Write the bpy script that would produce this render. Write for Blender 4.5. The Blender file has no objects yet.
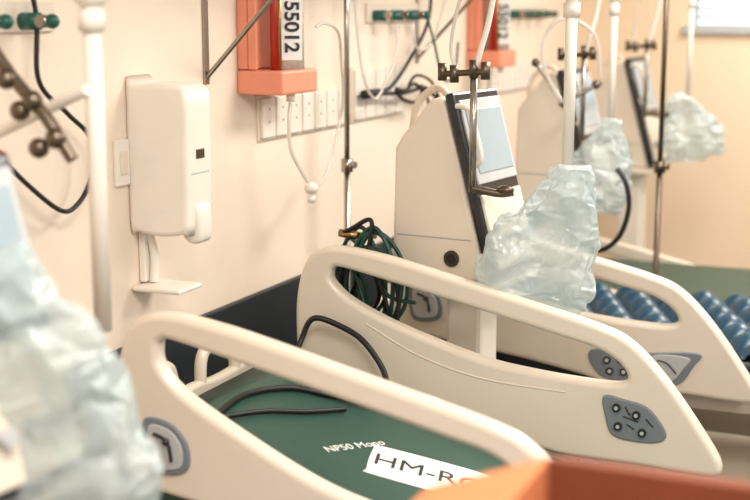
import bpy, bmesh, math, random
from mathutils import Vector, Matrix, Euler, noise
random.seed(4)
SC=bpy.context.scene
COL=SC.collection

# ------------------------------------------------------------ materials
def lin(c):
    c=c/255.0
    return c/12.92 if c<=0.04045 else ((c+0.055)/1.055)**2.4
def mat(name,rgb,rough=0.5,metal=0.0,var=0.04,scale=12,bump=0.0,bscale=60,trans=0.0,alpha=1.0,coat=0.0,emit=0.0,sss=0.0):
    m=bpy.data.materials.new(name); m.use_nodes=True
    nt=m.node_tree; b=nt.nodes['Principled BSDF']
    tc=nt.nodes.new('ShaderNodeTexCoord')
    n=nt.nodes.new('ShaderNodeTexNoise'); n.inputs['Scale'].default_value=scale; n.inputs['Detail'].default_value=3
    nt.links.new(tc.outputs['Object'],n.inputs['Vector'])
    r=nt.nodes.new('ShaderNodeValToRGB')
    c=[lin(x) for x in rgb]
    r.color_ramp.elements[0].position=0.3; r.color_ramp.elements[1].position=0.7
    r.color_ramp.elements[0].color=(*[x*(1-var) for x in c],1)
    r.color_ramp.elements[1].color=(*[min(1,x*(1+var)) for x in c],1)
    nt.links.new(n.outputs['Fac'],r.inputs['Fac']); nt.links.new(r.outputs['Color'],b.inputs['Base Color'])
    b.inputs['Roughness'].default_value=rough; b.inputs['Metallic'].default_value=metal
    b.inputs['Transmission Weight'].default_value=trans; b.inputs['Alpha'].default_value=alpha
    b.inputs['Coat Weight'].default_value=coat
    if emit>0:
        nt.links.new(r.outputs['Color'],b.inputs['Emission Color']); b.inputs['Emission Strength'].default_value=emit
    if bump>0:
        n2=nt.nodes.new('ShaderNodeTexNoise'); n2.inputs['Scale'].default_value=bscale
        nt.links.new(tc.outputs['Object'],n2.inputs['Vector'])
        bp=nt.nodes.new('ShaderNodeBump'); bp.inputs['Strength'].default_value=bump; bp.inputs['Distance'].default_value=0.01
        nt.links.new(n2.outputs['Fac'],bp.inputs['Height']); nt.links.new(bp.outputs['Normal'],b.inputs['Normal'])
    return m
M_wall=mat('wall_paint',(235,218,198),0.75,var=0.02,scale=2,bump=0.05,bscale=40)
M_wallb=mat('wall_paint_back',(232,208,179),0.75,var=0.02,scale=2,bump=0.05,bscale=40)
M_ceil=mat('ceiling_paint',(245,240,232),0.9)
M_floor=mat('vinyl_floor',(120,108,96),0.35,var=0.05,scale=6)
M_rail=mat('bed_plastic_cream',(221,208,190),0.30,var=0.015,scale=5,coat=0.3)
M_cream=mat('cream_plastic',(224,211,193),0.42,var=0.02,scale=6)
M_white=mat('white_plastic',(233,225,212),0.38,var=0.02)
M_grey=mat('grey_panel',(116,122,128),0.45,var=0.04)
M_lgrey=mat('light_grey',(180,181,180),0.4)
M_dark=mat('dark_button',(34,36,40),0.4)
M_black=mat('black_rubber',(12,10,12),0.45)
M_slate=mat('bumper_slate',(26,36,42),0.5,var=0.06)
M_green=mat('green_vinyl',(44,78,67),0.42,var=0.05,scale=4,bump=0.1,bscale=12)
M_dgreen=mat('green_vinyl_dark',(36,68,56),0.42,var=0.06,scale=4,bump=0.1,bscale=12)
M_blue=mat('blue_air_cells',(16,60,82),0.33,var=0.1,scale=8)
M_metal=mat('steel',(165,158,148),0.25,1.0,var=0.05)
M_dmetal=mat('aged_steel',(110,98,84),0.35,1.0,var=0.1)
M_brass=mat('brass',(170,140,90),0.3,1.0)
M_screen=mat('screen_glass',(150,165,172),0.1,var=0.05,scale=3,coat=0.6,emit=.12)
M_bezel=mat('bezel_black',(20,20,24),0.25,coat=0.3)
M_teal=mat('teal_fitting',(14,86,72),0.35,var=0.08)
M_those=mat('green_hose',(12,66,56),0.35,var=0.08)
M_pink=mat('salmon_mount',(232,146,116),0.42,var=0.03)
M_red=mat('red_gauge',(180,46,30),0.35)
M_clear=mat('clear_tube',(232,226,216),0.15,var=0.01,trans=0.35,alpha=0.85)
M_jar=mat('jar_plastic',(218,221,216),0.15,trans=0.35,alpha=0.8)
M_label=mat('label_white',(235,233,226),0.5)
M_ink=mat('label_ink',(34,38,40),0.6)
M_card=mat('cardboard_orange',(200,124,78),0.8,var=0.06)
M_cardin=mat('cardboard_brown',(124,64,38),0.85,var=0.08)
M_glass=mat('window_light',(235,245,250),0.2,emit=1.3)
M_alu=mat('window_frame',(176,180,180),0.4)
M_lamp=mat('lamp_diffuser',(255,250,240),0.5,emit=3.0)

def plastic_bag_mat():
    m=bpy.data.materials.new('crinkled_plastic'); m.use_nodes=True
    nt=m.node_tree; b=nt.nodes['Principled BSDF']; out=nt.nodes['Material Output']
    tc=nt.nodes.new('ShaderNodeTexCoord')
    n=nt.nodes.new('ShaderNodeTexNoise'); n.inputs['Scale'].default_value=5; n.inputs['Detail'].default_value=3
    nt.links.new(tc.outputs['Object'],n.inputs['Vector'])
    r=nt.nodes.new('ShaderNodeValToRGB')
    r.color_ramp.elements[0].position=0.35; r.color_ramp.elements[1].position=0.65
    r.color_ramp.elements[0].color=(lin(188),lin(205),lin(205),1)
    r.color_ramp.elements[1].color=(lin(216),lin(224),lin(223),1)
    nt.links.new(n.outputs['Fac'],r.inputs['Fac']); nt.links.new(r.outputs['Color'],b.inputs['Base Color'])
    b.inputs['Roughness'].default_value=0.12; b.inputs['Specular IOR Level'].default_value=1.0
    b.inputs['Coat Weight'].default_value=1.0; b.inputs['Coat Roughness'].default_value=0.06
    # fine film creases
    n3=nt.nodes.new('ShaderNodeTexNoise'); n3.inputs['Scale'].default_value=16; n3.inputs['Detail'].default_value=3; n3.inputs['Distortion'].default_value=1.2
    nt.links.new(tc.outputs['Object'],n3.inputs['Vector'])
    ab=nt.nodes.new('ShaderNodeMath'); ab.operation='SUBTRACT'; ab.inputs[1].default_value=.5
    a2=nt.nodes.new('ShaderNodeMath'); a2.operation='ABSOLUTE'
    nt.links.new(n3.outputs['Fac'],ab.inputs[0]); nt.links.new(ab.outputs[0],a2.inputs[0])
    bp=nt.nodes.new('ShaderNodeBump'); bp.inputs['Strength'].default_value=.5; bp.inputs['Distance'].default_value=.03
    nt.links.new(a2.outputs[0],bp.inputs['Height']); nt.links.new(bp.outputs['Normal'],b.inputs['Normal']); nt.links.new(bp.outputs['Normal'],b.inputs['Coat Normal'])
    tr=nt.nodes.new('ShaderNodeBsdfTranslucent'); tr.inputs['Color'].default_value=(.86,.93,.92,1)
    ms=nt.nodes.new('ShaderNodeMixShader'); ms.inputs[0].default_value=0.25
    tp=nt.nodes.new('ShaderNodeBsdfTransparent'); tp.inputs['Color'].default_value=(.96,.99,.985,1)
    m2=nt.nodes.new('ShaderNodeMixShader')
    lw=nt.nodes.new('ShaderNodeLayerWeight'); lw.inputs['Blend'].default_value=.45
    mr=nt.nodes.new('ShaderNodeMapRange'); mr.inputs['To Min'].default_value=.50; mr.inputs['To Max'].default_value=.08
    nt.links.new(lw.outputs['Facing'],mr.inputs['Value']); nt.links.new(mr.outputs['Result'],m2.inputs[0])
    nt.links.new(b.outputs[0],ms.inputs[1]); nt.links.new(tr.outputs[0],ms.inputs[2])
    nt.links.new(ms.outputs[0],m2.inputs[1]); nt.links.new(tp.outputs[0],m2.inputs[2]); nt.links.new(m2.outputs[0],out.inputs['Surface'])
    return m
M_bag=plastic_bag_mat()

# ------------------------------------------------------------ builders
def root(name,loc=(0,0,0),rotz=0):
    e=bpy.data.objects.new(name,None); e.empty_display_size=0.05
    e.location=loc; e.rotation_euler=(0,0,rotz); COL.objects.link(e); return e
def addmesh(name,me,m,parent=None,smooth=True):
    o=bpy.data.objects.new(name,me); COL.objects.link(o)
    if m: me.materials.clear(); me.materials.append(m)
    if smooth:
        for p in me.polygons: p.use_smooth=True
    if parent: o.parent=parent
    return o
def bake(o):
    dg=bpy.context.evaluated_depsgraph_get(); dg.update()
    me=bpy.data.meshes.new_from_object(o.evaluated_get(dg))
    return me

# ------------------------------------------------------------ plastic bags (cloth solved: film grows and buckles between the points that hold it)
def bag_mesh(name,w,h,d,seed,top=(.2,.25),skew=0.0,nu=80,nv=52):
    rnd=random.Random(seed); off=Vector((seed*3.3,seed*1.7,seed*2.9))
    bm=bmesh.new(); rings=[]
    for j in range(nv+1):
        t=j/nv
        wf=1.0 if t<.45 else 1-(1-top[1])*((t-.45)/.55)**1.15
        df=math.sqrt(max(0.0,1-(2*t-1)**6))*(1-.55*max(0,t-.5)/.5)
        df=max(df,.12)
        row=[]
        for i in range(nu):
            a=2*math.pi*i/nu
            cx,sy=math.cos(a),math.sin(a)
            x=math.copysign(abs(cx)**.6,cx)*w/2*wf; y=math.copysign(abs(sy)**.8,sy)*d/2*df
            x+=top[0]*w*max(0,t-.3)**1.1+skew*w*(1-t)
            z=(t-.5)*h
            p=Vector((x,y,z)); nn=noise.noise_vector(p*9+off)*.014
            row.append(bm.verts.new(p+nn))
        rings.append(row)
    for j in range(nv):
        for i in range(nu):
            bm.faces.new((rings[j][i],rings[j][(i+1)%nu],rings[j+1][(i+1)%nu],rings[j+1][i]))
    me=bpy.data.meshes.new(name)
    bm.verts.index_update()
    pins=[v.index for v in rings[nv]]+[v.index for v in rings[nv-1]]
    hold=[]
    for j in range(nv-1):
        for i in range(nu):
            if rnd.random()<.016: hold.append(rings[j][i].index)
    for i in range(0,nu,9): hold.append(rings[0][i].index)
    bm.to_mesh(me); bm.free()
    return me,pins,hold
BAGS=[]
def bag(c,w,h,d,seed,roll=0,rz=0,top=(.2,.25),skew=0.0):
    me,pins,hold=bag_mesh('plastic_bag',w,h,d,seed,top,skew)
    o=bpy.data.objects.new('bag_sim',me); COL.objects.link(o)
    o.location=(seed*2.0,-20,10)
    vg=o.vertex_groups.new(name='pin'); vg.add(pins,1.0,'REPLACE'); vg.add(hold,1.0,'REPLACE')
    md=o.modifiers.new('cloth','CLOTH'); s=md.settings
    s.quality=7; s.mass=.05; s.tension_stiffness=25; s.compression_stiffness=25; s.shear_stiffness=12; s.bending_stiffness=.015
    s.air_damping=2; s.vertex_group_mass='pin'; s.shrink_min=-.23
    md.collision_settings.use_collision=False; md.collision_settings.use_self_collision=False
    BAGS.append((o,c,roll,rz,me))
bag((.975,3.40,1.15),.33,.40,.10,1,roll=math.radians(6),rz=math.radians(20),top=(.26,.24),skew=-.04)
bag((.715,1.60,1.165),.25,.48,.10,12,roll=math.radians(-12),rz=math.radians(24),top=(-.2,.35))
bag((.735,4.94,1.16),.27,.36,.10,3,roll=math.radians(6),rz=math.radians(20),top=(.2,.25))
bag((.85,6.36,1.205),.30,.33,.10,5,roll=math.radians(-10),rz=math.radians(20),top=(-.3,.25))
SC.frame_start=1; SC.frame_end=30
for f in range(1,27): SC.frame_set(f)
simmed=[]
for o,c,roll,rz,me0 in BAGS:
    me=bake(o); simmed.append((me,c,roll,rz,me0))
for o,*_ in BAGS: bpy.data.objects.remove(o)
SC.frame_set(1)
for me,c,roll,rz,me0 in simmed:
    big=max((v.co.length for v in me.vertices),default=9)
    if not (big<1.0): me=me0
    me.transform(Matrix.Rotation(rz,4,'Z')@Matrix.Rotation(roll,4,'Y')); me.name='plastic_bag'
    ob=addmesh('plastic_bag',me,M_bag); ob.location=c
    s=ob.modifiers.new('soft','SUBSURF'); s.levels=1; s.render_levels=1

def box(name,lo,hi,m,parent=None,bev=0.004,seg=2):
    bm=bmesh.new(); bmesh.ops.create_cube(bm,size=1)
    for v in bm.verts:
        v.co=Vector([(lo[i]+hi[i])/2+v.co[i]*(hi[i]-lo[i]) for i in range(3)])
    if bev>0:
        bmesh.ops.bevel(bm,geom=bm.edges[:],offset=bev,segments=seg,profile=0.5,affect='EDGES')
    me=bpy.data.meshes.new(name); bm.to_mesh(me); bm.free()
    o=addmesh(name,me,m,parent,False)
    return o
def cyl(name,p0,p1,r,m,parent=None,r2=None,seg=20,bev=True):
    p0=Vector(p0);p1=Vector(p1); d=p1-p0; L=d.length
    bm=bmesh.new()
    bmesh.ops.create_cone(bm,cap_ends=True,segments=seg,radius1=r,radius2=r if r2 is None else r2,depth=L)
    q=d.to_track_quat('Z','Y')
    bmesh.ops.transform(bm,matrix=Matrix.Translation((p0+p1)/2)@q.to_matrix().to_4x4(),verts=bm.verts)
    me=bpy.data.meshes.new(name); bm.to_mesh(me); bm.free()
    for p in me.polygons: p.use_smooth=len(p.vertices)==4
    o=bpy.data.objects.new(name,me); COL.objects.link(o); me.materials.append(m)
    if parent:o.parent=parent
    return o
def catmull(pts,n=8,closed=False):
    P=[Vector(p) for p in pts]; N=len(P); out=[]
    rng=range(N) if closed else range(N-1)
    for i in rng:
        if closed: p0,p1,p2,p3=P[(i-1)%N],P[i],P[(i+1)%N],P[(i+2)%N]
        else: p0,p1,p2,p3=P[max(i-1,0)],P[i],P[i+1],P[min(i+2,N-1)]
        for k in range(n):
            t=k/n
            out.append(0.5*((2*p1)+(-p0+p2)*t+(2*p0-5*p1+4*p2-p3)*t*t+(-p0+3*p1-3*p2+p3)*t**3))
    if not closed: out.append(P[-1])
    return out
def tube(name,pts,r,m,parent=None,smooth=True,closed=False,n=8):
    P=catmull(pts,n,closed) if smooth else [Vector(p) for p in pts]
    cu=bpy.data.curves.new(name,'CURVE'); cu.dimensions='3D'; cu.bevel_depth=r; cu.bevel_resolution=3; cu.use_fill_caps=True
    s=cu.splines.new('POLY'); s.points.add(len(P)-1)
    for a,b in zip(s.points,P): a.co=(*b,1)
    s.use_cyclic_u=closed
    o=bpy.data.objects.new(name+'_c',cu); COL.objects.link(o)
    me=bake(o); bpy.data.objects.remove(o)
    me.name=name
    return addmesh(name,me,m,parent)
def plate(name,loops,thick,m,parent=None,bev=0.01,mat4=None,smooth=8,res=3):
    cu=bpy.data.curves.new(name,'CURVE'); cu.dimensions='2D'; cu.fill_mode='BOTH'
    cu.extrude=max(thick/2-bev,0.0005); cu.bevel_depth=bev; cu.bevel_resolution=res; cu.offset=-bev
    for L in loops:
        P=catmull([(a,b,0) for a,b in L],smooth,True) if smooth else [Vector((a,b,0)) for a,b in L]
        s=cu.splines.new('POLY'); s.points.add(len(P)-1)
        for a,b in zip(s.points,P): a.co=(b.x,b.y,0,1)
        s.use_cyclic_u=True
    o=bpy.data.objects.new(name+'_c',cu); COL.objects.link(o)
    me=bake(o); bpy.data.objects.remove(o); me.name=name
    if mat4 is not None: me.transform(mat4)
    ob=addmesh(name,me,m,parent,False)
    return ob
def XZ(y):
    return Matrix(((1,0,0,0),(0,0,-1,y),(0,1,0,0),(0,0,0,1)))
def text(name,s,size,m,mat4,parent=None,ext=0.0008,bold=0.0):
    cu=bpy.data.curves.new(name,'FONT'); cu.body=s; cu.size=size; cu.extrude=ext; cu.align_x='CENTER'; cu.align_y='CENTER'; cu.offset=bold
    o=bpy.data.objects.new(name+'_c',cu); COL.objects.link(o)
    me=bake(o); bpy.data.objects.remove(o); me.name=name; me.transform(mat4)
    return addmesh(name,me,m,parent,False)
def ball(name,c,r,m,parent=None,sc=(1,1,1)):
    bm=bmesh.new(); bmesh.ops.create_uvsphere(bm,u_segments=20,v_segments=12,radius=r)
    for v in bm.verts: v.co=Vector((v.co.x*sc[0]+c[0],v.co.y*sc[1]+c[1],v.co.z*sc[2]+c[2]))
    me=bpy.data.meshes.new(name); bm.to_mesh(me); bm.free()
    return addmesh(name,me,m,parent)

# ------------------------------------------------------------ room
YB=7.2; XR=6.0; YF=-2.5; H=2.75
box('floor',(-0.1,YF,-0.1),(XR,YB+0.1,0),M_floor,bev=0)
box('wall_left',(-0.12,YF,0),(0,YB+0.12,H),M_wall,bev=0)
box('ceiling',(-0.12,YF,H),(XR,YB+0.12,H+0.1),M_ceil,bev=0)
wx0,wx1,wz0,wz1=0.67,2.6,1.66,2.35
bm=bmesh.new()
def bmbox(bm,lo,hi):
    r=bmesh.ops.create_cube(bm,size=1)
    for v in r['verts']: v.co=Vector([(lo[i]+hi[i])/2+v.co[i]*(hi[i]-lo[i]) for i in range(3)])
for lo,hi in [((0,YB,0),(XR,YB+.12,wz0)),((0,YB,wz1),(XR,YB+.12,H)),((0,YB,wz0),(wx0,YB+.12,wz1)),((wx1,YB,wz0),(XR,YB+.12,wz1))]:
    bmbox(bm,lo,hi)
me=bpy.data.meshes.new('wall_back'); bm.to_mesh(me); bm.free(); addmesh('wall_back',me,M_wallb,None,False)
w=root('window_1')
box('glass',(wx0,YB+.08,wz0),(wx1,YB+.09,wz1),M_glass,w,bev=0)
for nm,lo,hi in [('sill',(wx0-.03,YB-.03,wz0-.035),(wx1+.03,YB+.08,wz0+.012)),('head',(wx0,YB+.02,wz1-.04),(wx1,YB+.07,wz1)),
                 ('jamb_1',(wx0,YB+.01,wz0),(wx0+.035,YB+.07,wz1)),('jamb_2',(wx1-.035,YB+.01,wz0),(wx1,YB+.07,wz1)),('mullion',(1.7,YB+.02,wz0),(1.74,YB+.06,wz1))]:
    box(nm,lo,hi,M_alu,w,bev=0.003)
for i in range(14):
    z=wz0+.045+i*.045
    box('slat_%d'%i,(wx0+.04,YB+.02,z),(wx1-.04,YB+.05,z+.02),M_alu,w,bev=0)
box('trim_1',(0.0,YF,0.61),(0.022,YB,0.872),M_slate,bev=0.004)
box('baseboard_left',(0.0,YF,0),(0.012,YB,0.1),M_white,bev=0.002)
box('baseboard_back',(0.012,YB-.012,0),(XR,YB,0.1),M_white,bev=0.002)

def area(name,loc,sx,sy,e,col=(1,0.945,0.88)):
    L=bpy.data.lights.new(name,'AREA'); L.shape='RECTANGLE'; L.size=sx; L.size_y=sy; L.energy=e; L.color=col
    o=bpy.data.objects.new(name,L); COL.objects.link(o); o.location=loc; return o
for x,y in [(1.6,1.2),(1.6,4.0),(1.6,6.2),(3.6,1.2),(3.6,4.0),(3.6,-1.0)]:
    r=root('ceiling_light',(x,y,H))
    box('housing',(-.32,-.62,-.05),(.32,.62,-.001),M_white,r,bev=.005)
    box('diffuser',(-.29,-.59,-.056),(.29,.59,-.051),M_lamp,r,bev=0)
    a=area('lamp',(0,0,-.07),.58,1.18,50); a.parent=r

# ------------------------------------------------------------ beds
R_OUT=[(.285,.72),(.272,.85),(.278,.95),(.302,1.033),(.348,1.078),(.422,1.09),(.55,1.074),(.681,1.047),(.942,.987),(1.163,.935),(1.252,.897),(1.339,.815),(1.434,.692),(1.492,.60),(1.48,.563),(1.40,.56),(1.282,.565),(1.064,.567),(.95,.592),(.75,.625),(.5,.655),(.34,.68)]
R_HOLE=[(.392,.985),(.385,1.01),(.395,1.028),(.425,1.03),(.56,1.003),(.741,.965),(1.056,.896),(1.165,.87),(1.225,.835),(1.245,.80),(1.215,.783),(1.12,.783),(1.003,.79),(.87,.805),(.743,.836),(.58,.885),(.45,.94)]
R_HOLE2=[(.392,.965),(.385,1.01),(.395,1.028),(.425,1.03),(.56,1.003),(.741,.965),(1.056,.896),(1.165,.87),(1.225,.83),(1.24,.775),(1.20,.735),(1.12,.715),(1.003,.705),(.87,.725),(.743,.765),(.58,.84),(.45,.91)]
def side_rail(par,y,inner,hole=None):
    plate('side_rail',[R_OUT,hole or R_HOLE],0.05,M_rail,par,bev=0.016,mat4=XZ(y),res=5)
    f=y-.0255
    if inner:
        tube('rail_moulding',[(.50,f+.0015,.875),(.66,f+.0015,.80),(.85,f+.0015,.755),(1.08,f+.0015,.745)],0.003,M_rail,par)
        plate('control_panel',[[(1.185,.748),(1.24,.745),(1.305,.728),(1.352,.668),(1.335,.640),(1.27,.634),(1.212,.645),(1.192,.69)]],.012,M_grey,par,bev=.004,mat4=XZ(f))
        for i,(bx,bz) in enumerate([(1.222,.722),(1.275,.708),(1.228,.672),(1.292,.662)]):
            cyl('button_%d'%i,(bx,f-.004,bz),(bx,f-.014,bz),.011,M_dark,par)
            cyl('button_cap_%d'%i,(bx,f-.013,bz),(bx,f-.016,bz),.005,M_lgrey,par)
        for i,(a,b) in enumerate([((1.245,.726),(1.258,.705)),((1.25,.68),(1.27,.668)),((1.24,.70),(1.28,.69)),((1.30,.70),(1.32,.68))]):
            tube('panel_mark_%d'%i,[(a[0],f-.007,a[1]),(b[0],f-.007,b[1])],.002,M_dark,par,smooth=False)
    else:
        plate('control_panel',[[(.975,.682),(1.14,.690),(1.315,.705),(1.30,.66),(1.25,.595),(1.13,.59),(1.01,.60)]],.012,M_grey,par,bev=.004,mat4=XZ(f))
        plate('control_inset',[[(1.17,.682),(1.285,.688),(1.27,.65),(1.235,.608),(1.175,.61)]],.006,M_lgrey,par,bev=.002,mat4=XZ(f-.006))
        for i,(bx,bz) in enumerate([(1.03,.655),(1.075,.66),(1.12,.665),(1.04,.62),(1.085,.622)]):
            cyl('button_%d'%i,(bx,f-.004,bz),(bx,f-.012,bz),.012,M_dark,par)
            cyl('button_cap_%d'%i,(bx,f-.011,bz),(bx,f-.014,bz),.006,M_lgrey,par)
        tube('panel_mark',[(1.19,f-.011,.672),(1.22,f-.011,.665),(1.25,f-.011,.635)],.0025,M_dark,par)
        plate('angle_indicator',[[(.352,.845),(.42,.842),(.462,.80),(.465,.745),(.43,.722),(.365,.725),(.348,.78)]],.012,M_grey,par,bev=.004,mat4=XZ(f))
        plate('angle_inset',[[(.366,.832),(.416,.828),(.448,.795),(.450,.75),(.424,.735),(.374,.738),(.362,.78)]],.006,M_lgrey,par,bev=.002,mat4=XZ(f-.006))
        tube('angle_arc',[(.38,f-.011,.815),(.415,f-.011,.80),(.425,f-.011,.755)],.004,M_dark,par)
        ball('angle_ball',(.412,f-.011,.80),.009,M_dark,par)
def lowered_rail(par,y):
    plate('lowered_side_rail',[[(x,z-.42) for x,z in R_OUT],[(x,z-.42) for x,z in R_HOLE]],0.04,M_rail,par,bev=.012,mat4=XZ(y))
def bed(y0,y1,mz,mmat,near='rail',far='low',cells=False,slope=False,hole=None):
    b=root('hospital_bed')
    yc=(y0+y1)/2; xa,xb=.24,2.3
    mf=mz-.24 if slope else mz
    box('deck',(xa+.03,y0+.09,mf-.23),(xb-.03,y1-.09,mf-.17),M_cream,b,bev=.008)
    box('chassis',(xa+.25,y0+.2,.16),(xb-.25,y1-.2,.22),M_cream,b,bev=.01)
    for i,x in enumerate((xa+.45,xb-.45)):
        box('lift_column_%d'%i,(x-.07,yc-.07,.21),(x+.07,yc+.07,mf-.22),M_lgrey,b,bev=.01)
    kk=0
    for x in (xa+.3,xb-.3):
        for y in (y0+.2,y1-.2):
            cyl('castor_stem_%d'%kk,(x,y,.1),(x,y,.2),.018,M_metal,b)
            cyl('castor_%d'%kk,(x,y-.02,.06),(x,y+.02,.06),.06,M_dark,b); kk+=1
    lo=(xa+.03,y0+.06,mz-.17); hi=(xb-.04,y1-.06,mz)
    if slope:
        prof=[(.27,mz+.01),(.30,mz+.022),(.33,mz+.018),(1.36,mf+.005),(1.42,mf),(xb-.06,mf),(xb-.04,mf-.02),(xb-.04,mf-.15),(xb-.06,mf-.168),(1.38,mf-.168),(.29,mz-.15),(.27,mz-.13)]
        plate('mattress',[prof],y1-y0-.12,mmat,b,bev=.018,mat4=XZ(yc),smooth=2,res=4)
        plate('backrest_deck',[[(.28,mz-.21),(.28,mz-.16),(1.36,mf-.172),(1.36,mf-.21)]],y1-y0-.2,M_cream,b,bev=.006,mat4=XZ(yc),smooth=0)
    elif not cells:
        box('mattress',lo,hi,mmat,b,bev=.03,seg=4)
        tube('mattress_piping',[(lo[0]+.01,lo[1]+.004,mz-.03),(hi[0]-.01,lo[1]+.004,mz-.03)],.004,M_dgreen,b,smooth=False)
    else:
        box('mattress',lo,(hi[0],hi[1],mz-.05),M_slate,b,bev=.02,seg=3)
        nx,ny=240,110
        bm=bmesh.new(); g=[]
        for i in range(nx+1):
            row=[]
            for j in range(ny+1):
                x=lo[0]+(hi[0]-lo[0])*i/nx; y=lo[1]+.01+(hi[1]-lo[1]-.02)*j/ny
                cu=(x*.85+y*.35)/.115; cv=(y*.9-x*.35)/.125
                a=abs(math.sin(math.pi*cu)); c=abs(math.sin(math.pi*cv))
                z=mz-.06+.062*(a**.55)*(.30+.70*c**.55)
                row.append(bm.verts.new((x,y,z)))
            g.append(row)
        for i in range(nx):
            for j in range(ny): bm.faces.new((g[i][j],g[i+1][j],g[i+1][j+1],g[i][j+1]))
        me=bpy.data.meshes.new('air_cells'); bm.to_mesh(me); bm.free(); addmesh('air_cells',me,M_blue,b)
    hb=Matrix(((0,0,1,.185),(1,0,0,0),(0,1,0,0),(0,0,0,1)))
    zt=mz+.03
    plate('headboard',[[(y0+.1,mz-.2),(y0+.08,zt-.06),(y0+.13,zt),(yc-.12,zt+.0),(yc,zt+.01),(yc+.12,zt),(y1-.13,zt),(y1-.08,zt-.06),(y1-.1,mz-.2),(yc,mz-.22)]],.035,M_rail,b,bev=.012,mat4=hb)
    for i,s in enumerate((y0+.22,y1-.36)):
        tube('headboard_handle_%d'%i,[(.185,s-.05,zt-.05),(.185,s-.045,zt+.06),(.19,s+.0,zt+.095),(.19,s+.09,zt+.09),(.185,s+.13,zt+.05),(.185,s+.13,zt-.05)],.017,M_rail,b)
    plate('footboard',[[(y0+.08,mf-.25),(y0+.06,mf+.12),(y0+.16,mf+.2),(yc,mf+.22),(y1-.16,mf+.2),(y1-.06,mf+.12),(y1-.08,mf-.25)]],.04,M_rail,b,bev=.014,mat4=Matrix(((0,0,1,xb+.02),(1,0,0,0),(0,1,0,0),(0,0,0,1))))
    for y,kind,inner in ((y0,near,False),(y1,far,True)):
        if kind=='rail': side_rail(b,y,inner,hole if not inner else None)
        elif kind=='low': lowered_rail(b,y)
        s=1 if y==y0 else -1
        for i,x in enumerate((.6,1.15)):
            box('rail_arm_%d_%d'%(i,inner),(x-.03,min(y+s*.0,y+s*.12),mf-.24),(x+.03,max(y+s*.0,y+s*.12),mf-.19),M_lgrey,b,bev=.005)
            if kind=='rail': box('rail_post_%d_%d'%(i,inner),(x-.03,y-.012,mf-.24),(x+.03,y+.012,.66),M_lgrey,b,bev=.004)
    return b
bA=bed(2.4,3.3,.74,M_green,'rail','rail',slope=True,hole=R_HOLE2)
bB=bed(4.0,4.92,.72,M_blue,'rail','low',cells=True)
bC=bed(5.22,6.12,.585,M_dgreen,'low','low')

sl=math.atan2(.74+.018-.505,1.36-.33)
def onmat(x,y,rot):
    z=.758-(x-.33)*math.tan(sl)+.002
    return Matrix.Translation((x,y,z))@Matrix.Rotation(sl,4,'Y')@Matrix.Rotation(math.radians(rot),4,'Z')
Tl=onmat(.86,2.84,16)
plate('mattress_label',[[(-.15,-.06),(-.13,-.085),(.13,-.085),(.15,-.06),(.15,.06),(.12,.085),(-.13,.085),(-.15,.06)]],.003,M_label,bA,bev=.0008,mat4=Tl,smooth=6)
text('label_text','HM-RC',.088,M_ink,Tl@Matrix.Translation((-.005,0,.002)),bA)
text('mattress_print','NP50 Mono',.038,M_label,onmat(.665,2.83,62),bA)

# ------------------------------------------------------------ ventilators
def ventilator(x,y,rz=-16,base=.985):
    v=root('ventilator_on_cart',(x,y,0),math.radians(rz))
    z=base; W=.27
    prof=[(0,z+.02),(.008,z+.37),(.03,z+.405),(.125,z+.515),(.16,z+.525),(.175,z+.50),(.305,z+.03),(.30,z),(.015,z)]
    P=Matrix.Translation((0,W/2,0))@XZ(0)
    plate('housing',[prof],W,M_cream,v,bev=.014,mat4=P,smooth=0)
    t=math.atan2(.13,.47)
    D=Matrix.Translation((.245,W/2,z+.27))@Matrix.Rotation(-t,4,'Y')
    def dbox(nm,lo,hi,m,bev=.004):
        o=box(nm,lo,hi,m,v,bev); o.data.transform(D); return o
    dbox('display_bezel',(.0,-.145,-.265),(.030,.145,.27),M_bezel,.008)
    dbox('display_frame',(.026,-.125,-.0),(.036,.135,.245),M_lgrey,.003)
    dbox('display_screen',(.034,-.108,.03),(.039,.118,.215),M_screen,.002)
    dbox('lower_front_panel',(.026,-.13,-.25),(.04,.13,-.03),M_cream,.006)
    for i in range(4):
        o=cyl('port_%d'%i,(.038,-.09+.06*i,-.17),(.06,-.09+.06*i,-.17),.016,M_lgrey,v); o.data.transform(D)
    o=tube('handle',[(.03,-.14,.05),(.07,-.15,.07),(.075,-.15,.14),(.07,-.15,.21),(.03,-.14,.23)],.008,M_white,v); o.data.transform(D)
    cyl('side_port',(.20,.002,z+.062),(.20,-.006,z+.062),.024,M_dmetal,v)
    cyl('side_port_core',(.20,-.004,z+.062),(.20,-.009,z+.062),.014,M_dark,v)
    tube('side_groove',[(.02,-.001,z+.12),(.26,-.001,z+.12)],.002,M_lgrey,v,smooth=False)
    tube('carry_handle',[(.03,.07,z+.42),(.05,.07,z+.50),(.11,.07,z+.545),(.15,.07,z+.52)],.011,M_cream,v)
    box('cart_tray',(-.02,-.02,z-.03),(.33,W+.02,z-.001),M_cream,v,bev=.01)
    box('cart_column',(.14,W/2-.06,.12),(.26,W/2+.06,z-.028),M_white,v,bev=.015)
    for i in range(4):
        a=math.radians(45+90*i); ex=.20+.25*math.cos(a); ey=W/2+.12*math.sin(a)
        tube('cart_leg_%d'%i,[(.20,W/2,.14),(ex,ey,.11)],.02,M_lgrey,v,smooth=False)
        cyl('cart_castor_%d'%i,(ex,ey-.015,.045),(ex,ey+.015,.045),.045,M_dark,v)
        cyl('cart_stem_%d'%i,(ex,ey,.05),(ex,ey,.11),.012,M_metal,v)
    return v
vent1=ventilator(.49,3.48,rz=-7)
vent0=ventilator(.325,1.45,rz=-5)
vent2=ventilator(.38,5.02,rz=-5)
vent3=ventilator(.34,6.36,rz=-4)

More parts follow.
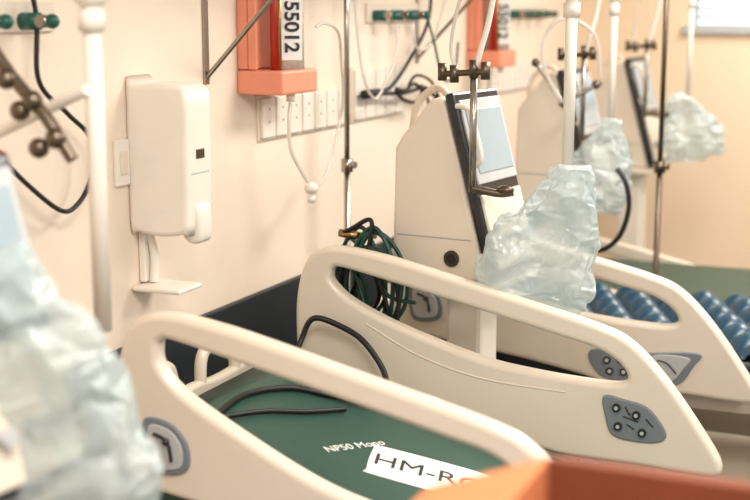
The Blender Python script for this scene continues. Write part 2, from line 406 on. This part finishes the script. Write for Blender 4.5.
# ------------------------------------------------------------ overhead arms
def arm(x,y,zb,r=.016,jz=1.80):
    a=root('hanging_support_arm',(x,y,0))
    cyl('drop_tube',(0,0,zb),(0,0,jz),r,M_white,a)
    ball('joint',(0,0,jz),r*2.0,M_white,a,(1,1,.8))
    cyl('joint_collar',(0,0,jz-.07),(0,0,jz-.03),r*1.4,M_white,a)
    cyl('upper_tube',(0,0,jz),(0,0,H-.03),r*1.2,M_white,a)
    cyl('ceiling_flange',(0,0,H-.03),(0,0,H-.0005),.06,M_lgrey,a)
    return a
arm(1.01,3.5,1.31)
arm(.445,2.10,1.12,.018,1.78)
arm(.755,5.08,1.28,.014,1.80)
arm(.80,6.5,1.31,.012,1.83)

def pole_clamp(dx,dy):
    cl=root('monitor_pole_clamp',(dx,dy,0))
    cyl('pole',(.757,3.40,1.25),(.757,3.40,1.60),.010,M_metal,cl)
    tube('cross_arm',[(.655,3.40,1.575),(.80,3.40,1.585)],.009,M_dmetal,cl,smooth=False)
    for i,(x,z) in enumerate([(.665,1.58),(.70,1.575),(.757,1.59),(.79,1.585)]):
        cyl('clamp_%d'%i,(x,3.40,z-.022),(x,3.40,z+.026),.013,M_dmetal,cl)
    tube('lower_arm',[(.757,3.40,1.262),(.83,3.41,1.25),(.87,3.42,1.255)],.011,M_dmetal,cl)
    ball('knob',(.85,3.41,1.262),.018,M_dmetal,cl,(1.4,1,.7))
    tube('hanging_line',[(.757,3.40,1.58),(.775,3.40,1.64),(.80,3.41,1.75),(.82,3.42,1.95),(.83,3.42,2.3),(.83,3.42,H-.001)],.008,M_white,cl)
    tube('hanging_line_2',[(.70,3.40,1.60),(.69,3.40,1.66),(.72,3.40,1.80),(.80,3.41,2.05),(.83,3.42,2.35)],.005,M_clear,cl)
pole_clamp(0.01,0); pole_clamp(-.08,1.54); pole_clamp(-.12,2.88)
c2=root('instrument_arm')
tube('bar',[(.002,2.10,1.42),(.445,2.075,1.60)],.012,M_white,c2,smooth=False)
tube('clamp_body',[(.26,2.03,1.68),(.31,2.03,1.62),(.38,2.03,1.55),(.44,2.03,1.47)],.013,M_dmetal,c2)
for i,p in enumerate([(.30,1.62),(.36,1.58),(.41,1.51),(.37,1.49),(.33,1.56)]):
    ball('clamp_knob_%d'%i,(p[0],2.02,p[1]),.020,M_dmetal,c2)
c3=root('jointed_circuit_arm')
tube('link_a',[(.50,4.89,1.55),(.62,4.86,1.40)],.009,M_metal,c3,smooth=False)
tube('link_b',[(.62,4.86,1.40),(.755,4.91,1.48)],.009,M_metal,c3,smooth=False)
for i,p in enumerate([(.50,4.89,1.55),(.62,4.86,1.40),(.735,4.905,1.47)]): ball('joint_%d'%i,p,.017,M_dmetal,c3)
tube('circuit_tube',[(.62,4.85,1.40),(.56,4.82,1.52),(.55,4.82,1.64),(.62,4.83,1.72),(.72,4.91,1.66),(.74,4.95,1.50)],.007,M_clear,c3)

# ------------------------------------------------------------ wall fixtures
def dispenser(y=2.85):
    d=root('soap_dispenser',(0.001,y,0))
    prof=[(.0,1.20),(.0,1.555),(.02,1.565),(.155,1.562),(.178,1.545),(.185,1.50),(.18,1.20),(.165,1.175),(.09,1.165),(.02,1.175)]
    plate('body',[prof],.13,M_white,d,bev=.014,mat4=Matrix.Translation((0,.065,0))@XZ(0),smooth=2)
    box('window_slot',(.180,.045,1.37),(.187,.085,1.395),M_dmetal,d,bev=.002)
    box('seam',(.178,.02,1.33),(.184,.11,1.334),M_lgrey,d,bev=.0)
    plate('push_lever',[[(.13,1.25),(.17,1.255),(.19,1.24),(.193,1.17),(.178,1.145),(.14,1.16)]],.07,M_white,d,bev=.012,mat4=Matrix.Translation((0,.075,0))@XZ(0),smooth=3)
    box('drip_stem',(.001,.04,1.03),(.02,.09,1.17),M_white,d,bev=.004)
    tube('drip_arm',[(.02,.065,1.16),(.035,.065,1.10),(.03,.065,1.03)],.012,M_white,d)
    box('drip_tray',(.001,.0,1.012),(.15,.12,1.026),M_white,d,bev=.006)
dispenser()
sw=root('wall_switch'); box('plate',(.0,2.79,1.30),(.012,2.85,1.42),M_white,sw,bev=.003); box('rocker',(.011,2.805,1.33),(.017,2.835,1.39),M_cream,sw,bev=.002)

def socket_strip(y0,n,z0=1.365,z1=1.505):
    s=root('socket_strip',(0,y0,0))
    box('backplate',(0,-.01,z0-.01),(.008,n*.093+.005,z1+.01),M_cream,s,bev=.003)
    for i in range(n):
        y=i*.093
        box('module_%d'%i,(.007,y,z0),(.02,y+.082,z1),M_white,s,bev=.004)
        for j,zz in enumerate((z0+.05,z0+.09)):
            cyl('pin_%d_%d'%(i,j),(.019,y+.041,zz),(.0205,y+.041,zz),.0035,M_dark,s)
socket_strip(3.57,7,1.355,1.48)
socket_strip(4.27,5,1.36,1.54)
socket_strip(5.8,8)

def suction_unit(y):
    s=root('suction_regulator',(0.001,y,0))
    box('backplate',(0,.004,1.574),(.035,.26,1.98),M_pink,s,bev=.006)
    box('side_flange',(.036,.006,1.574),(.065,.021,1.98),M_pink,s,bev=.004)
    box('base_block',(0,.0,1.50),(.155,.24,1.572),M_pink,s,bev=.008)
    cyl('jar',(.095,.15,1.573),(.095,.15,1.92),.052,M_jar,s,seg=32)
    cyl('jar_lid',(.095,.15,1.92),(.095,.15,1.96),.058,M_white,s,seg=32)
    cyl('red_gauge',(.105,.055,1.573),(.105,.055,1.9),.017,M_red,s)
    cyl('gauge_stem',(.13,.035,1.573),(.13,.035,1.86),.005,M_brass,s)
    T=Matrix.Translation((.1275,.112,1.70))@Matrix.Rotation(math.radians(-50),4,'Z')@Matrix(((0,0,1,0),(1,0,0,0),(0,1,0,0),(0,0,0,1)))
    plate('jar_label',[[(-.034,-.10),(.034,-.10),(.034,.10),(-.034,.10)]],.006,M_label,s,bev=.001,mat4=T,smooth=0)
    text('jar_print','55012',.062,M_ink,T@Matrix.Translation((0,.0,.004))@Matrix.Rotation(math.radians(-90),4,'Z'),s,bold=.0015)
    cyl('knob',(.12,.12,1.50),(.12,.12,1.475),.014,M_white,s)
suction_unit(3.44); suction_unit(5.50)
ct=root('suction_tubing')
tube('tube_a',[(.12,3.56,1.470),(.125,3.54,1.42),(.13,3.54,1.33),(.15,3.58,1.25),(.165,3.60,1.215)],.006,M_clear,ct)
tube('tube_b',[(.18,3.62,1.70),(.19,3.66,1.71),(.17,3.80,1.68),(.12,3.93,1.58),(.11,3.96,1.45),(.12,3.87,1.30),(.15,3.72,1.215),(.165,3.60,1.20)],.005,M_clear,ct)
ball('connector_cup',(.168,3.60,1.205),.022,M_white,ct,(1,1,.9))
cyl('connector_tip',(.168,3.60,1.18),(.168,3.60,1.16),.012,M_white,ct)

def shelf_bracket(y):
    s=root('wall_shelf_bracket',(0,y,0))
    box('upright',(0,-.012,1.54),(.008,.012,2.12),M_metal,s,bev=.001)
    tube('brace',[(.006,0,1.56),(.52,0,2.09)],.007,M_metal,s,smooth=False)
    box('top_arm',(0,-.012,2.09),(.55,.012,2.105),M_metal,s,bev=.001)
shelf_bracket(3.26); shelf_bracket(4.9)
sh=root('wall_shelf'); box('board',(.0,3.2,2.107),(.56,4.95,2.13),M_white,sh,bev=.003)

def gas_outlets(y,n,z=1.73):
    g=root('gas_outlet_rail',(0,y,0))
    box('plate',(0,-.06,z-.025),(.012,n*.16-.04,z+.045),M_cream,g,bev=.003)
    for i in range(n):
        yy=i*.16
        cyl('valve_%d'%i,(.01,yy,z),(.06,yy,z),.020,M_teal,g)
        cyl('collar_%d'%i,(.06,yy,z),(.085,yy,z),.013,M_metal,g)
        cyl('nut_%d'%i,(.075,yy-.02,z),(.075,yy+.02,z),.015,M_metal,g)
        ball('cap_%d'%i,(.095,yy,z),.017,M_teal,g)
gas_outlets(2.28,2,1.725); gas_outlets(4.45,3); gas_outlets(6.1,4)
gt=root('oxygen_tubing')
tube('line_1',[(.10,4.45,1.70),(.11,4.43,1.60),(.10,4.36,1.50),(.10,4.26,1.44),(.10,4.17,1.50),(.09,4.14,1.62),(.08,4.12,1.80),(.06,4.10,2.0)],.005,M_clear,gt)
tube('line_2',[(.10,4.77,1.71),(.12,4.79,1.62),(.12,4.84,1.54),(.12,4.92,1.47),(.12,5.02,1.50),(.12,5.06,1.62)],.005,M_those,gt)
tube('line_3',[(.10,4.61,1.70),(.11,4.60,1.64),(.11,4.66,1.60),(.11,4.78,1.62),(.11,4.86,1.70),(.11,4.96,1.85),(.08,5.0,2.0)],.005,M_clear,gt)

bc=root('power_cable')
tube('cable',[(.03,2.40,1.95),(.05,2.44,1.75),(.05,2.44,1.592),(.05,2.54,1.51),(.05,2.629,1.44),(.05,2.62,1.34),(.05,2.56,1.285),(.05,2.496,1.284),(.05,2.38,1.36),(.05,2.29,1.435)],.006,M_black,bc)
cyl('plug',(.05,2.30,1.43),(.05,2.26,1.45),.012,M_red,bc)
b2=root('power_cable')
tube('cable_a',[(.05,4.90,1.95),(.05,4.93,1.80),(.06,4.85,1.68),(.06,4.66,1.55),(.06,4.50,1.47),(.05,4.38,1.452)],.007,M_black,b2)
tube('cable_b',[(.06,4.40,1.45),(.07,4.60,1.44),(.07,4.80,1.45),(.07,4.90,1.42),(.07,5.0,1.37)],.008,M_black,b2)
tube('cable_c',[(.08,4.50,1.46),(.08,4.56,1.42),(.08,4.70,1.40),(.08,4.76,1.44),(.08,4.68,1.47),(.08,4.58,1.45)],.007,M_black,b2,closed=True)
tube('cable_d',[(.07,4.78,1.46),(.08,4.84,1.38),(.08,4.82,1.30),(.08,4.88,1.22)],.006,M_black,b2)
tube('cable_e',[(.05,4.68,1.45),(.07,4.72,1.50),(.08,4.86,1.47),(.08,4.96,1.38),(.08,4.92,1.30)],.006,M_black,b2)
cyl('plug',(.05,4.40,1.452),(.05,4.27,1.452),.016,M_black,b2)
b3=root('call_cable')
def mz(x): return .758-(x-.33)*math.tan(sl)+.010
tube('cable',[(x,y,mz(x)+dz) for x,y,dz in [(.36,2.66,0),(.34,2.85,0),(.40,3.0,0),(.50,3.05,0),(.60,3.08,.01),(.60,3.18,.05),(.52,3.225,.11),(.44,3.235,.13),(.36,3.22,.13),(.33,3.20,.06),(.33,3.14,0.0)]],.0085,M_black,b3)
tube('cable_2',[(x,y,mz(x)) for x,y in [(.36,2.66),(.42,2.80),(.50,2.90),(.56,3.0)]],.007,M_black,b3)

def iv_pole(x,y,m,r=.009,knob=1.3):
    p=root('iv_pole',(x,y,0))
    cyl('lower_tube',(0,0,.06),(0,0,knob),r*1.15,m,p)
    cyl('upper_tube',(0,0,knob),(0,0,2.05),r,m,p)
    cyl('lock_collar',(0,0,knob-.025),(0,0,knob+.02),r*2.2,m,p)
    cyl('lock_knob',(0,0,knob),(.035,-.01,knob),r*1.3,m,p)
    for i in range(4):
        a=math.pi/2*i+.4
        tube('hook_%d'%i,[(0,0,2.03),(.04*math.cos(a),.04*math.sin(a),2.04),(.06*math.cos(a),.06*math.sin(a),2.07)],.004,m,p)
        tube('foot_%d'%i,[(0,0,.08),(.09*math.cos(a),.09*math.sin(a),.03)],.012,m,p,smooth=False)
        ball('castor_%d'%i,(.09*math.cos(a),.09*math.sin(a),.022),.022,M_dark,p)
iv_pole(.13,3.95,M_metal,knob=1.24)
iv_pole(.955,5.08,M_dmetal,r=.010,knob=1.15)

hc=root('gas_hose_coil')
cx=.40
for i in range(11):
    a=random.uniform(-.03,.03); rr=random.uniform(.055,.10); hh=random.uniform(.10,.17)
    px=cx+random.uniform(-.03,.08); pz=.93+random.uniform(-.03,.06); py=3.375+.006*i
    pts=[(px+rr*math.cos(t)+a*math.sin(2*t),py+.010*math.sin(t*2+i),pz+hh*math.sin(t)) for t in [k*math.pi/6 for k in range(12)]]
    tube('loop_%d'%i,pts,.0065,[M_those,M_black,M_those,M_those][i%4],hc,closed=True)
tube('lead_a',[(.37,3.42,1.10),(.41,3.42,1.07),(.47,3.41,.98),(.52,3.40,.93),(.60,3.40,.92)],.006,M_those,hc)
tube('lead_b',[(.35,3.42,1.10),(.39,3.41,1.12),(.46,3.40,1.15),(.44,3.40,1.03),(.38,3.41,.90)],.007,M_black,hc)
cyl('brass_coupling',(.35,3.42,1.105),(.41,3.42,1.10),.012,M_brass,hc)
cyl('steel_coupling',(.41,3.42,1.10),(.465,3.42,1.105),.010,M_metal,hc)
h2=root('breathing_hose')
tube('hose',[(.62,4.87,1.05),(.66,4.86,.92),(.76,4.85,.84),(.85,4.84,.89),(.89,4.84,1.0),(.88,4.84,1.10),(.84,4.85,1.16)],.010,M_black,h2)

# ------------------------------------------------------------ foreground: overbed table with open carton
tb=root('overbed_table')
box('table_top',(1.25,1.0,.85),(2.3,1.66,.88),M_white,tb,bev=.01)
box('table_column',(2.2,1.28,.12),(2.26,1.36,.85),M_lgrey,tb,bev=.01)
box('table_base',(1.5,1.05,.07),(2.28,1.11,.12),M_lgrey,tb,bev=.01)
box('table_base_2',(1.5,1.53,.07),(2.28,1.59,.12),M_lgrey,tb,bev=.01)
box('table_base_bar',(2.2,1.05,.07),(2.26,1.59,.125),M_lgrey,tb,bev=.01)
for i,(x,y) in enumerate([(1.55,1.08),(2.23,1.08),(1.55,1.56),(2.23,1.56)]):
    cyl('castor_%d'%i,(x,y-.015,.035),(x,y+.015,.035),.035,M_dark,tb)
cb=root('cardboard_box')
X0,X1,Y0,Y1,Z0,Z1=1.50,1.98,1.22,1.60,.881,1.165
box('base',(X0,Y0,Z0),(X1,Y1,Z0+.006),M_card,cb,bev=0)
box('side_a',(X0,Y0,Z0),(X0+.006,Y1,Z1),M_card,cb,bev=0)
box('side_b',(X1-.006,Y0,Z0),(X1,Y1,Z1),M_card,cb,bev=0)
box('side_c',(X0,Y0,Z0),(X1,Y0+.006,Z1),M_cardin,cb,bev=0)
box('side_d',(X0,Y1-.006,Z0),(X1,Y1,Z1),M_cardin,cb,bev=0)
def flap(nm,pts,m):
    me=bpy.data.meshes.new(nm); me.from_pydata(pts,[],[(0,1,2,3)]); me.update()
    o=addmesh(nm,me,m,cb,False); s=o.modifiers.new('s','SOLIDIFY'); s.thickness=.005
flap('flap_left',[(X0,Y0,Z1),(X0,Y1,Z1),(X0-.17,Y1+.01,Z1-.07),(X0-.17,Y0,Z1-.07)],M_card)
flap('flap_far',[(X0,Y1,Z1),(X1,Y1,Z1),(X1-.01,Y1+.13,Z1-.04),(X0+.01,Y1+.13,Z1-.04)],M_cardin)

# ------------------------------------------------------------ world + camera
wd=bpy.data.worlds.new('World'); SC.world=wd; wd.use_nodes=True
wd.node_tree.nodes['Background'].inputs[0].default_value=(.95,.97,1,1)
wd.node_tree.nodes['Background'].inputs[1].default_value=.74
cam=bpy.data.cameras.new('camera'); co=bpy.data.objects.new('camera',cam); COL.objects.link(co)
co.location=(1.95,0,1.75); co.rotation_euler=Euler((math.pi/2-math.radians(10.46),0,math.radians(23.5)))
cam.lens=62.4; cam.sensor_width=36; cam.clip_start=.05
cam.dof.use_dof=True; cam.dof.focus_distance=3.55; cam.dof.aperture_fstop=1.8
SC.camera=co
SC.view_settings.view_transform='Standard'
SC.view_settings.look='None'
SC.view_settings.exposure=-0.02
